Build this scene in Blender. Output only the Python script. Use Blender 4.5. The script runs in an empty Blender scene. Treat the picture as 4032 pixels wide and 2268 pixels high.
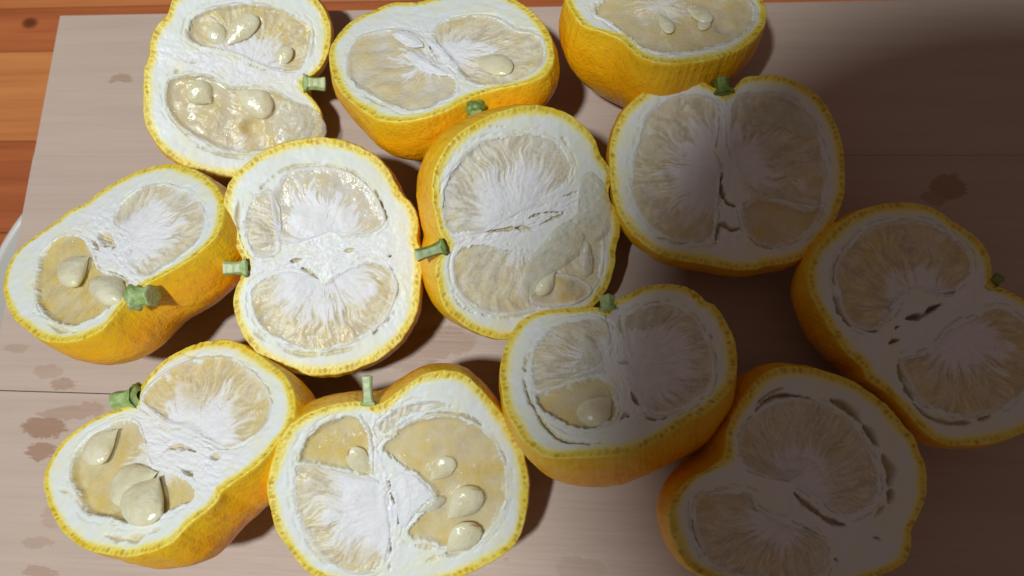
import bpy, math, random
import numpy as np

scene = bpy.context.scene
CM = 0.01
# ------------------------------------------------------------------ camera (units of the maths: cm)
F_PX, W_PX, H_PX = 2989.0, 4032.0, 2268.0
CAM_DIST, PITCH, YAW = 28.0, 13.0, 5.0
_d = np.array([math.tan(math.radians(YAW)), -math.tan(math.radians(PITCH)), 1.0])
CAM = CAM_DIST * _d / np.linalg.norm(_d)
FWD = -CAM / np.linalg.norm(CAM)
RGT = np.cross(FWD, [0, 1, 0]); RGT /= np.linalg.norm(RGT)
UPV = np.cross(RGT, FWD)
cd = bpy.data.cameras.new("camera"); co = bpy.data.objects.new("camera", cd)
scene.collection.objects.link(co); scene.camera = co
from mathutils import Matrix, Vector
M = Matrix.Identity(4)
for i in range(3):
    M[i][0], M[i][1], M[i][2], M[i][3] = RGT[i], UPV[i], -FWD[i], CAM[i] * CM
co.matrix_world = M
cd.sensor_width = 36.0; cd.lens = 36.0 * F_PX / W_PX
cd.clip_start = 0.01; cd.clip_end = 20.0
cd.dof.use_dof = True; cd.dof.focus_distance = 0.255; cd.dof.aperture_fstop = 11.0

# ------------------------------------------------------------------ light: one lamp on the left, dim warm room light
world = bpy.data.worlds.new("World"); scene.world = world; world.use_nodes = True
bg = world.node_tree.nodes["Background"]
bg.inputs[0].default_value = (1.0, 0.72, 0.63, 1); bg.inputs[1].default_value = 0.10
LAMP = np.array([-39.0, -31.5, 150.0])
ld = bpy.data.lights.new("kitchen_lamp", 'POINT'); lo = bpy.data.objects.new("kitchen_lamp", ld)
scene.collection.objects.link(lo)
lo.location = LAMP * CM
ld.energy = 83.0; ld.color = (0.93, 0.99, 1.0); ld.shadow_soft_size = 0.068
vs = scene.view_settings
vs.view_transform = 'Standard'; vs.look = 'None'; vs.exposure = 0.0; vs.gamma = 1.0
scene.cycles.max_bounces = 6; scene.cycles.diffuse_bounces = 3; scene.cycles.caustics_reflective = False; scene.cycles.caustics_refractive = False
scene.render.resolution_x, scene.render.resolution_y = 1024, 576

# ------------------------------------------------------------------ maths helpers
def ray(px, py):
    return FWD * F_PX + RGT * (px - W_PX / 2) - UPV * (py - H_PX / 2)
def at_z(px, py, z=0.0):
    d = ray(px, py); t = (z - CAM[2]) / d[2]
    return CAM + d * t
def V(x, y, z=0.0):            # pixel of the 2576-wide view -> point at height z
    k = W_PX / 2576.0
    return at_z(x * k, y * k, z)

_rs = np.random.RandomState(7)
_perm = _rs.permutation(256); _perm = np.concatenate([_perm] * 4)
_grad = _rs.normal(size=(256, 3)); _grad /= np.linalg.norm(_grad, axis=1)[:, None]
def pn(x, y, z=0.0, seed=0):
    x, y, z = np.broadcast_arrays(np.asarray(x, float) + seed * 17.31, np.asarray(y, float) + seed * 5.77, np.asarray(z, float) + seed * 3.13)
    xi, yi, zi = np.floor(x).astype(int), np.floor(y).astype(int), np.floor(z).astype(int)
    xf, yf, zf = x - xi, y - yi, z - zi
    u, v, w = xf**3 * (xf * (xf * 6 - 15) + 10), yf**3 * (yf * (yf * 6 - 15) + 10), zf**3 * (zf * (zf * 6 - 15) + 10)
    xi &= 255; yi &= 255; zi &= 255
    r = 0
    for dx in (0, 1):
        wx = u if dx else 1 - u
        for dy in (0, 1):
            wy = v if dy else 1 - v
            for dz in (0, 1):
                wz = w if dz else 1 - w
                g = _grad[_perm[_perm[_perm[xi + dx] + yi + dy] + zi + dz]]
                r = r + wx * wy * wz * (g[..., 0] * (xf - dx) + g[..., 1] * (yf - dy) + g[..., 2] * (zf - dz))
    return r * 1.5
def fbm(x, y, z=0.0, o=3, seed=0):
    r = 0; a = 1.0
    for i in range(o):
        r = r + a * pn(np.asarray(x) * 2**i, np.asarray(y) * 2**i, np.asarray(z) * 2**i, seed + i * 11); a *= 0.5
    return r
def ss(a, b, x):
    t = np.clip((x - a) / (b - a), 0, 1); return t * t * (3 - 2 * t)
def crom(P, n=12, closed=True):
    P = np.asarray(P, float); N = len(P); out = []
    rng = range(N) if closed else range(N - 1)
    t = np.linspace(0, 1, n, endpoint=False)[:, None]
    for i in rng:
        if closed: a, b, c, d = P[(i - 1) % N], P[i], P[(i + 1) % N], P[(i + 2) % N]
        else: a, b, c, d = P[max(i - 1, 0)], P[i], P[i + 1], P[min(i + 2, N - 1)]
        out.append(0.5 * (2 * b + (c - a) * t + (2 * a - 5 * b + 4 * c - d) * t**2 + (3 * b - a - 3 * c + d) * t**3))
    if not closed: out.append(P[-1:])
    return np.concatenate(out)
def polar_r(curve, c, th):
    d = curve - c; a = np.arctan2(d[:, 1], d[:, 0]); r = np.hypot(d[:, 0], d[:, 1])
    nb = 720; b = ((a + math.pi) / (2 * math.pi) * nb).astype(int) % nb
    # densify along the curve so that every bin gets a value
    R = np.zeros(nb)
    d2 = np.roll(d, -1, axis=0)
    for s in np.linspace(0, 1, 24, endpoint=False):
        e = d * (1 - s) + d2 * s
        bb = ((np.arctan2(e[:, 1], e[:, 0]) + math.pi) / (2 * math.pi) * nb).astype(int) % nb
        np.maximum.at(R, bb, np.hypot(e[:, 0], e[:, 1]))
    idx = np.where(R > 0)[0]; ang = (np.arange(nb) + 0.5) / nb * 2 * math.pi - math.pi
    R = np.interp(ang, ang[idx], R[idx], period=2 * math.pi)
    k = np.array([1, 2, 3, 2, 1.]); k /= k.sum()
    R = sum(k[j] * np.roll(R, j - 2) for j in range(5))
    return np.interp(th, ang, R, period=2 * math.pi)
def seg_dist(X, Y, line):
    best = np.full(X.shape, 1e9)
    for a, b in zip(line[:-1], line[1:]):
        ab = b - a; L = ab @ ab + 1e-12
        t = np.clip(((X - a[0]) * ab[0] + (Y - a[1]) * ab[1]) / L, 0, 1)
        best = np.minimum(best, np.hypot(X - a[0] - t * ab[0], Y - a[1] - t * ab[1]))
    return best
def seg_dist_t(X, Y, line):
    best = np.full(X.shape, 1e9); tt = np.zeros(X.shape); n = len(line) - 1
    for i, (a, b) in enumerate(zip(line[:-1], line[1:])):
        ab = b - a; L = ab @ ab + 1e-12
        t = np.clip(((X - a[0]) * ab[0] + (Y - a[1]) * ab[1]) / L, 0, 1)
        d = np.hypot(X - a[0] - t * ab[0], Y - a[1] - t * ab[1]); c = d < best
        best = np.where(c, d, best); tt = np.where(c, (i + t) / n, tt)
    return best, tt
def inside(X, Y, poly):
    res = np.zeros(X.shape, bool)
    for a, b in zip(poly, np.roll(poly, -1, axis=0)):
        c = (a[1] > Y) != (b[1] > Y)
        with np.errstate(divide='ignore', invalid='ignore'):
            res ^= c & (X < (b[0] - a[0]) * (Y - a[1]) / (b[1] - a[1]) + a[0])
    return res

# ------------------------------------------------------------------ object helpers
def mesh_obj(name, verts_cm, quads, mat, parent=None, loc=None, attrs=None, smooth=True):
    verts = np.asarray(verts_cm, float)
    if parent is not None and loc is None: loc0 = np.array(parent['_base'])
    elif loc is not None: loc0 = np.asarray(loc, float)
    else: loc0 = np.zeros(3)
    v = (verts - loc0) * CM
    me = bpy.data.meshes.new(name)
    quads = np.asarray(quads, np.int32)
    nf, k = quads.shape
    me.vertices.add(len(v)); me.vertices.foreach_set('co', v.astype(np.float32).ravel())
    me.loops.add(nf * k); me.loops.foreach_set('vertex_index', quads.ravel())
    me.polygons.add(nf); me.polygons.foreach_set('loop_start', np.arange(0, nf * k, k, dtype=np.int32))
    me.polygons.foreach_set('use_smooth', np.full(nf, smooth))
    me.update(calc_edges=True); me.validate()
    for an, av in (attrs or {}).items():
        a = me.attributes.new(an, 'FLOAT', 'POINT'); a.data.foreach_set('value', np.asarray(av, np.float32).ravel())
    me.materials.append(mat)
    o = bpy.data.objects.new(name, me); scene.collection.objects.link(o)
    if parent is not None: o.parent = parent
    else: o.location = loc0 * CM
    return o
def thing(name, base_cm, label, cat, group=None):
    o = bpy.data.objects.new(name, None); scene.collection.objects.link(o)
    o.location = np.asarray(base_cm) * CM; o.empty_display_size = 0.01
    o['_base'] = [float(a) for a in base_cm]; o['label'] = label; o['category'] = cat
    if group: o['group'] = group
    return o
def tag(o, label, cat, group=None):
    o['label'] = label; o['category'] = cat
    if group: o['group'] = group
    return o
def sub_parent(child, parent):       # parts of parts share their thing's origin
    child.parent = parent
def grid_quads(nr, na, flip=False, wrap=True):
    i, j = np.meshgrid(np.arange(nr - 1), np.arange(na if wrap else na - 1), indexing='ij')
    j2 = (j + 1) % na
    q = np.stack([i * na + j, i * na + j2, (i + 1) * na + j2, (i + 1) * na + j], -1).reshape(-1, 4)
    return q[:, ::-1] if flip else q

# ------------------------------------------------------------------ materials
class N:
    def __init__(s, name):
        s.m = bpy.data.materials.new(name); s.m.use_nodes = True; s.t = s.m.node_tree
        s.b = s.t.nodes['Principled BSDF']
    def n(s, typ, **kw):
        x = s.t.nodes.new(typ)
        for k, v in kw.items():
            if k.startswith('i_'): x.inputs[k[2:].replace('_', ' ')].default_value = v
            else: setattr(x, k, v)
        return x
    def l(s, a, b): s.t.links.new(a, b)
    def attr(s, name): return s.n('ShaderNodeAttribute', attribute_name=name).outputs['Fac']
    def obj(s): return s.n('ShaderNodeTexCoord').outputs['Object']
    def noise(s, scale, detail=4, rough=.55, vec=None, dist=0.0):
        x = s.n('ShaderNodeTexNoise'); x.inputs['Scale'].default_value = scale; x.inputs['Detail'].default_value = detail
        x.inputs['Roughness'].default_value = rough; x.inputs['Distortion'].default_value = dist
        s.l(vec if vec is not None else s.obj(), x.inputs['Vector']); return x.outputs['Fac']
    def math(s, op, a, b=None, c=None, clamp=False):
        x = s.n('ShaderNodeMath', operation=op, use_clamp=clamp)
        for i, v in enumerate((a, b, c)):
            if v is None: continue
            if isinstance(v, (int, float)): x.inputs[i].default_value = v
            else: s.l(v, x.inputs[i])
        return x.outputs[0]
    def rng(s, v, a, b, c=0.0, d=1.0, smooth=True):
        x = s.n('ShaderNodeMapRange', interpolation_type='SMOOTHSTEP' if smooth else 'LINEAR')
        s.l(v, x.inputs[0])
        for i, q in enumerate((a, b, c, d)): x.inputs[i + 1].default_value = q
        return x.outputs[0]
    def mix(s, f, a, b, mode='MIX'):
        x = s.n('ShaderNodeMix', data_type='RGBA', blend_type=mode)
        if isinstance(f, (int, float)): x.inputs[0].default_value = f
        else: s.l(f, x.inputs[0])
        for i, v in ((6, a), (7, b)):
            if isinstance(v, tuple): x.inputs[i].default_value = (*v, 1)
            else: s.l(v, x.inputs[i])
        return x.outputs[2]
    def mapping(s, scale, rot=(0, 0, 0)):
        x = s.n('ShaderNodeMapping'); x.inputs['Scale'].default_value = scale; x.inputs['Rotation'].default_value = rot
        s.l(s.obj(), x.inputs['Vector']); return x.outputs[0]
    def bump(s, h, dist, strength=1.0, nrm=None):
        x = s.n('ShaderNodeBump'); x.inputs['Distance'].default_value = dist; x.inputs['Strength'].default_value = strength
        s.l(h, x.inputs['Height'])
        if nrm is not None: s.l(nrm, x.inputs['Normal'])
        return x.outputs[0]
    def set(s, **kw):
        for k, v in kw.items():
            i = s.b.inputs[k.replace('_', ' ')]
            if hasattr(v, 'links'): s.l(v, i)
            elif isinstance(v, tuple) and len(v) == 3 and i.type == 'RGBA': i.default_value = (*v, 1)
            else: i.default_value = v
        return s.m
def sss(m, w, r, scale):
    m.set(Subsurface_Weight=w, Subsurface_Scale=scale); m.b.inputs['Subsurface Radius'].default_value = r

def mat_peel():
    m = N('yuzu_peel')
    t = m.attr('t'); rim = m.attr('rim'); gl = m.attr('gland')
    n1 = m.noise(60, 4); n2 = m.noise(220, 3)
    skin = m.mix(m.rng(n1, .35, .68), (0.88, 0.37, 0.002), (0.91, 0.48, 0.004))
    skin = m.mix(m.rng(t, .0, .35, .55, 0.0), skin, (0.86, 0.60, 0.020))
    skin = m.mix(m.rng(n2, .55, .75, 0, .4), skin, (0.70, 0.26, 0.003))
    skin = m.mix(m.rng(m.noise(28, 3), .5, .7, 0, .5), skin, (0.86, 0.33, 0.003))
    rimc = m.mix(m.rng(n2, .35, .7), (0.85, 0.63, 0.05), (0.90, 0.75, 0.14))
    rimc = m.mix(m.rng(rim, .5, 1.05, 0.0, .75), rimc, (0.90, 0.83, 0.32))
    rimc = m.mix(m.math('MULTIPLY', gl, .85), rimc, (0.48, 0.28, 0.010))
    isr = m.rng(rim, -.08, .02)
    col = m.mix(isr, skin, rimc)
    dots = m.noise(900, 4); specks = m.rng(dots, .70, .74, 0, .75)
    vo = m.n('ShaderNodeTexVoronoi', feature='SMOOTH_F1'); vo.inputs['Scale'].default_value = 850
    vo.inputs['Smoothness'].default_value = .6; m.l(m.obj(), vo.inputs['Vector'])
    pit = m.rng(vo.outputs['Distance'], .05, .5)
    bn = m.bump(pit, .00018, .45); bn = m.bump(m.noise(330, 4, .6), .0008, .8, bn); bn = m.bump(m.noise(110, 2), .0016, .4, bn)
    rb = m.bump(m.noise(1500, 3), .00025, .8)
    nm = m.n('ShaderNodeMix', data_type='VECTOR'); m.l(isr, nm.inputs[0]); m.l(bn, nm.inputs[4]); m.l(rb, nm.inputs[5])
    return m.set(Base_Color=col, Roughness=m.rng(n2, .3, .7, .30, .46), Normal=nm.outputs[1], Specular_IOR_Level=.5)
def mat_pith():
    m = N('yuzu_pith')
    e = m.attr('edge'); core = m.attr('core'); ck = m.attr('crack')
    n1 = m.noise(130, 5); n2 = m.noise(700, 4, .65); n3 = m.noise(45, 3)
    col = m.mix(m.rng(n1, .35, .65), (0.80, 0.84, 0.83), (0.81, 0.84, 0.76))
    col = m.mix(m.rng(n2, .60, .78, 0, .35), col, (0.70, 0.67, 0.50))
    col = m.mix(m.rng(n3, .45, .75, 0, .5), col, (0.80, 0.80, 0.62))
    col = m.mix(m.math('MULTIPLY', core, .85), col, (0.86, 0.86, 0.89))
    col = m.mix(m.math('MULTIPLY', ck, .85), col, (0.60, 0.50, 0.30))
    col = m.mix(m.math('MULTIPLY', m.math('MULTIPLY_ADD', m.math('SUBTRACT', n1, .5), 1.2, e), .9, clamp=True), col, (0.88, 0.82, 0.34))
    b = m.bump(n2, .00022, .28); b = m.bump(n1, .0006, .14, b)
    return m.set(Base_Color=col, Roughness=m.rng(n3, .3, .7, .38, .62), Normal=b, Specular_IOR_Level=.35)
def mat_pulp():
    m = N('yuzu_pulp')
    wh = m.attr('white'); tone = m.attr('tone'); wet = m.attr('wet')
    n1 = m.noise(170, 4); n2 = m.noise(800, 3, .6); n3 = m.noise(420, 3); sk = m.attr('streak')
    pulp = m.mix(tone, (0.74, 0.71, 0.625), (0.72, 0.55, 0.16))
    pulp = m.mix(m.math('MULTIPLY', m.rng(n1, .38, .68, 0, .5), m.rng(wet, .2, .9, 1.0, .35)), pulp, (0.80, 0.76, 0.56))
    pulp = m.mix(m.rng(sk, .52, .10, 0, .6), pulp, (0.56, 0.475, 0.34))
    pulp = m.mix(m.rng(sk, .62, .98, 0, .5), pulp, (0.82, 0.79, 0.66))
    pulp = m.mix(m.rng(n3, .60, .75, 0, .22), pulp, (0.46, 0.34, 0.17))
    col = m.mix(wh, pulp, m.mix(m.rng(n3, .35, .65), (0.86, 0.86, 0.90), (0.83, 0.83, 0.83)))
    b = m.bump(n3, .0008, .16); b = m.bump(n2, .00032, .60, b)
    sss(m, .45, (1.0, .8, .5), .0028)
    rough = m.math('ADD', m.math('ADD', m.rng(wh, .1, .8, 0.0, .32), m.rng(wet, 0, 1, .30, .07)), m.rng(n1, .3, .7, -.03, .1))
    cb = m.bump(m.noise(520, 3, .55, None, .5), .0030, 1.0, None)
    cw = m.math('MULTIPLY', m.rng(wet, .25, .8, .12, .95), m.rng(wh, .2, 1.0, 1.0, .15))
    return m.set(Base_Color=col, Roughness=rough, Normal=b, Specular_IOR_Level=.4, IOR=1.38, Coat_Weight=cw, Coat_Roughness=.035, Coat_IOR=1.42, Coat_Normal=cb)
def mat_membrane():
    m = N('yuzu_membrane')
    n1 = m.noise(160, 4); n2 = m.noise(800, 3)
    col = m.mix(m.rng(n1, .35, .65), (0.83, 0.81, 0.62), (0.86, 0.85, 0.74))
    b = m.bump(n1, .0012, .3); b = m.bump(n2, .0002, .3, b)
    sss(m, .5, (1.0, .8, .45), .002)
    return m.set(Base_Color=col, Roughness=.2, Normal=b, Specular_IOR_Level=.5, IOR=1.38, Alpha=m.rng(n1, .3, .7, .4, .65), Coat_Weight=.8, Coat_Roughness=.04, Coat_Normal=m.bump(m.noise(420, 3), .0032, 1.0))
def mat_seed():
    m = N('yuzu_seed')
    n1 = m.noise(150, 3); n2 = m.noise(600, 3); t = m.attr('ridge')
    col = m.mix(m.rng(n1, .35, .65), (0.74, 0.69, 0.46), (0.82, 0.785, 0.58))
    col = m.mix(m.math('MULTIPLY', t, .85), col, (0.80, 0.74, 0.46))
    col = m.mix(m.rng(m.attr('spot'), .2, .8), col, (0.38, 0.20, 0.07))
    b = m.bump(n2, .0004, .5); b = m.bump(n1, .0015, .4, b); col = m.mix(m.rng(m.noise(260, 4), .55, .75, 0, .45), col, (0.58, 0.49, 0.25))
    sss(m, .3, (1.0, .8, .4), .0015)
    return m.set(Base_Color=col, Roughness=.22, Normal=b, Specular_IOR_Level=.4, Coat_Weight=.7, Coat_Roughness=.04, Coat_Normal=m.bump(m.noise(330, 3), .0012, .6))
def mat_stem(pale):
    m = N('yuzu_stem_pale' if pale else 'yuzu_stem')
    n1 = m.noise(300, 4); c = m.attr('cut')
    a, d = ((0.27, 0.41, 0.12), (0.44, 0.55, 0.26)) if pale else ((0.13, 0.21, 0.035), (0.24, 0.34, 0.08))
    col = m.mix(m.rng(n1, .35, .65), a, d)
    col = m.mix(c, col, (0.66, 0.72, 0.46))
    col = m.mix(m.rng(m.noise(900, 3), .66, .75, 0, .8), col, (0.05, 0.06, 0.02))
    return m.set(Base_Color=col, Roughness=.45, Normal=m.bump(n1, .0008, .7))
def mat_film():
    m = N('yuzu_juice')
    n1 = m.noise(140, 3); wh = m.attr('white')
    col = m.mix(m.rng(n1, .35, .65), (0.92, 0.72, 0.25), (0.92, 0.84, 0.55))
    cb = m.bump(m.noise(420, 3, .55, None, .6), .0038, 1.0); b = m.bump(n1, .0010, .35)
    return m.set(Base_Color=col, Roughness=.12, Normal=b, Specular_IOR_Level=.5, IOR=1.36, Alpha=m.rng(n1, .35, .7, .08, .28), Coat_Weight=1.0, Coat_Roughness=.03, Coat_IOR=1.45, Coat_Normal=cb)
M_FILM = mat_film()
M_PEEL, M_PITH, M_PULP, M_MEMB, M_SEED = mat_peel(), mat_pith(), mat_pulp(), mat_membrane(), mat_seed()
M_STEM, M_STEMP = mat_stem(False), mat_stem(True)

def mat_board(stains, frame):
    m = N('board_wood')
    # board-space coordinates in metres come from the object, grain along x
    mp = m.mapping((6, 130, 40)); mp2 = m.mapping((25, 900, 200)); o = m.obj()
    g1 = m.noise(1.0, 5, .6, mp, .6); g2 = m.noise(1.0, 3, .6, mp2); n3 = m.noise(18, 4, .55, o); n4 = m.noise(1400, 2, .5, o)
    col = m.mix(m.rng(g1, .35, .68), (0.535, 0.418, 0.350), (0.490, 0.378, 0.310))
    col = m.mix(m.rng(g2, .52, .74, 0, .25), col, (0.40, 0.295, 0.235))
    col = m.mix(m.rng(n3, .4, .7, 0, .35), col, (0.56, 0.43, 0.34))
    col = m.mix(m.rng(n4, .6, .75, 0, .16), col, (0.26, 0.19, 0.14))
    # wet juice stains: blotches with their own ragged, grain-drawn outline
    sep = m.n('ShaderNodeSeparateXYZ'); m.l(o, sep.inputs[0])
    jx = m.math('MULTIPLY_ADD', m.math('SUBTRACT', m.noise(1.0, 4, .7, m.mapping((60, 700, 60))), .5), .010, sep.outputs[0])
    jy = m.math('MULTIPLY_ADD', m.math('SUBTRACT', m.noise(1.0, 3, .6, m.mapping((200, 160, 60))), .5), .006, sep.outputs[1])
    tot = None
    for (x, y, rx, ry, s) in stains:
        dx = m.math('MULTIPLY', m.math('SUBTRACT', jx, x), 1 / rx); dy = m.math('MULTIPLY', m.math('SUBTRACT', jy, y), 1 / ry)
        d = m.math('ADD', m.math('MULTIPLY', dx, dx), m.math('MULTIPLY', dy, dy))
        k = m.rng(d, .75, 1.15, s, 0.0)
        tot = k if tot is None else m.math('MAXIMUM', tot, k)
    col = m.mix(tot, col, m.mix(.5, (0.40, 0.21, 0.11), col, 'MULTIPLY'))
    rough = m.math('SUBTRACT', m.rng(g2, .3, .7, .50, .66), m.math('MULTIPLY', tot, .22))
    b = m.bump(g2, .00025, .5); b = m.bump(n4, .00012, .5, b)
    return m.set(Base_Color=col, Roughness=rough, Normal=b, Specular_IOR_Level=.35)
def mat_table(base, dark, i, knot=None):
    m = N('table_wood')
    mp = m.mapping((3, 60, 20)); g = m.noise(1.0, 5, .6, mp, 1.2); g2 = m.noise(1.0, 3, .6, m.mapping((12, 420, 90)))
    col = m.mix(m.rng(g, .3, .7), base, dark)
    col = m.mix(m.rng(g2, .5, .75, 0, .5), col, tuple(c * .55 for c in dark))
    if knot:
        sep = m.n('ShaderNodeSeparateXYZ'); m.l(m.obj(), sep.inputs[0])
        dx = m.math('MULTIPLY', m.math('SUBTRACT', sep.outputs[0], knot[0]), 1 / .005); dy = m.math('MULTIPLY', m.math('SUBTRACT', sep.outputs[1], knot[1]), 1 / .0035)
        d = m.math('ADD', m.math('MULTIPLY', dx, dx), m.math('MULTIPLY', dy, dy))
        col = m.mix(m.rng(d, .1, 1.3, .85, 0), col, (0.09, 0.018, 0.006))
    return m.set(Base_Color=col, Roughness=.42, Normal=m.bump(g2, .0002, .4), Specular_IOR_Level=.4)

# ------------------------------------------------------------------ the table and the cutting board
T_TOP, B_THICK = -6.0, 2.3
corner = V(150, 38); ex_b = V(1990, 4) - corner; ex_b /= np.linalg.norm(ex_b)
ey_b = np.array([-ex_b[1], ex_b[0], 0.0])            # towards the top of the picture
def bevel_box(name, x0, x1, y0, y1, z0, z1, bev, mat, parent=None, loc=None, frame=(np.zeros(3), np.array([1., 0, 0]), np.array([0, 1., 0]))):
    O, ax, ay = frame
    rings = []
    for (ins, z) in ((0, z0), (0, z1 - bev), (bev * .3, z1 - bev * .3), (bev, z1)):
        rings.append([(x0 + ins, y0 + ins, z), (x1 - ins, y0 + ins, z), (x1 - ins, y1 - ins, z), (x0 + ins, y1 - ins, z)])
    v = np.array([p for r in rings for p in r], float)
    q = [list(r) for r in grid_quads(4, 4)] + [[12, 13, 14, 15], [3, 2, 1, 0]]
    w = v
    return w, np.array(q)
def local_box(name, x0, x1, y0, y1, z0, z1, bev, mat, parent):
    w, q = bevel_box(name, x0, x1, y0, y1, z0, z1, bev, mat)
    me = bpy.data.meshes.new(name); me.from_pydata((w * CM).tolist(), [], q.tolist()); me.update()
    me.materials.append(mat); o = bpy.data.objects.new(name, me); scene.collection.objects.link(o); o.parent = parent
    return o

def to_board(p): d = p - corner; return d @ ex_b, d @ ey_b
stain_px = [(112, 1075, 62, 26, .9), (165, 1040, 80, 16, .5), (160, 965, 34, 18, .6), (105, 1135, 40, 22, .85), (95, 1365, 45, 14, .35), (130, 1300, 30, 24, .3),
            (100, 1440, 50, 14, .5), (305, 197, 34, 14, .55), (120, 935, 40, 18, .35), (225, 1030, 40, 20, .45), (40, 875, 36, 14, .35), (255, 585, 40, 10, .3),
            (1110, 860, 90, 42, .55), (1460, 1430, 60, 26, .25), (1030, 900, 70, 40, .4), (2385, 470, 46, 34, .8), (2350, 500, 30, 20, .6)]
stains = []
for (x, y, a, b, s) in stain_px:
    bx, by = to_board(V(x, y)); k = CAM_DIST / (F_PX * 2576 / W_PX)
    stains.append((bx * CM, by * CM, a * k * CM, b * k * CM, s * .8))
M_BOARD = mat_board(stains, None)
board = thing('cutting_board', corner + np.array([0, 0, -B_THICK]), 'pale wooden cutting board covered with halved yuzu fruits', 'cutting board')
board.rotation_euler = (0, 0, math.atan2(ex_b[1], ex_b[0])); board.location = corner * CM
BW, BH = 46.0, 30.0
j1 = to_board(V(200, 392))[1]; j2 = to_board(V(0, 982))[1]
cuts = [0.0, j1, j2, 2 * j2 - j1, -BH]
for i in range(4):
    gap = 0.0 if i == 3 else 0.012
    p = local_box('plank', 0.0, BW, cuts[i + 1] + (0 if i == 3 else (.0005, .014, .0005)[i]), cuts[i] - (0 if i == 0 else (0, .0005, .014, .0005)[i]), -B_THICK, 0.0, (.05, .002, .02, .002)[i], M_BOARD, board)
for yy in (3.0, BW - 6.0):
    local_box('foot', yy, yy + 3.0, -BH + 2, -2.0, T_TOP, -B_THICK, .02, M_BOARD, board)

table = bpy.data.objects.new('table', None); scene.collection.objects.link(table); table['kind'] = 'structure'
table.location = (0, 0, T_TOP * CM); table.rotation_euler = (0, 0, math.radians(-2.0))
rt = math.radians(-2.0); tx = np.array([math.cos(rt), math.sin(rt), 0]); ty = np.array([-math.sin(rt), math.cos(rt), 0])
def tab_y(x, y): p = V(x, y, T_TOP); return p @ ty
ys = [tab_y(0, 22), tab_y(0, 130), tab_y(0, 355), tab_y(0, 585)]
lines = [ys[0] + 12, ys[0] + 6.0] + ys + [ys[3] - 6 * i for i in range(1, 6)]
cols = [tuple(tuple(min(1, q * 1.45) for q in c) for c in p) for p in [((.42, .14, .045), (.33, .10, .03)), ((.43, .15, .05), (.34, .105, .03)), ((.36, .105, .032), (.27, .07, .02)), ((.44, .165, .05), (.36, .12, .035)), ((.32, .088, .027), (.25, .063, .018))]]
kp = V(75, 58, T_TOP)
for i in range(len(lines) - 1):
    c = cols[min(i, 4)] if i < 5 else cols[2 + i % 3]
    m = mat_table(c[0], c[1], i, ((kp @ tx) * CM, (kp @ ty) * CM) if i == 2 else None)
    local_box('table_plank', -45, 45, lines[i + 1] + .02, lines[i] - .02, -2.0, 0, .03, m, table)

# white bowl tucked under the board at the left edge
def lathe(name, prof, n, mat, parent=None, center=(0, 0, 0)):
    th = np.linspace(0, 2 * math.pi, n, endpoint=False)
    v = np.array([[center[0] + r * math.cos(t), center[1] + r * math.sin(t), center[2] + z] for r, z in prof for t in th])
    return v, grid_quads(len(prof), n, flip=False)
mb = N('white_glaze'); M_GLAZE = mb.set(Base_Color=(.62, .60, .56), Roughness=.25)
zr = -3.0
pa, pb = V(66, 520, zr), V(-4, 622, zr); mid = (pa + pb) / 2; dr = pb - pa; nrm = np.array([-dr[1], dr[0], 0]); nrm /= np.linalg.norm(nrm)
RB = 7.5; ctr = mid + nrm * math.sqrt(RB**2 - (np.linalg.norm(dr) / 2)**2); 
if ctr[0] < mid[0]: ctr = mid - nrm * math.sqrt(RB**2 - (np.linalg.norm(dr) / 2)**2)
prof = [(0.01, -2.97), (3.4, -2.97), (3.6, -2.6), (5.6, -1.6), (7.1, -.35), (7.48, -.06), (7.42, .0), (7.28, .0), (7.12, -.1), (6.6, -.7), (5.2, -1.7), (3.5, -2.35), (.01, -2.45)]
v, q = lathe('white_bowl', prof, 96, M_GLAZE, center=ctr)
bowl = mesh_obj('white_bowl', v, q, M_GLAZE, loc=(ctr[0], ctr[1], T_TOP))
tag(bowl, 'white glazed bowl rim peeking out from under the left board edge', 'bowl')

# ------------------------------------------------------------------ yuzu halves
CROP = dict(A=(540, 0, .4969), B=(1280, 0, .4554), C=(2160, 0, .7731), D=(0, 620, .5659), E=(860, 520, .6763), F=(1600, 360, .6902), G=(140, 1320, .6541),
            H=(1030, 1440, .5713), I=(1940, 1100, .5659), J=(3140, 780, .6899), K=(2600, 1420, .5851))
NA_P, NR_P, NA_R, NR_B = 480, 84, 720, 44

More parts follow.
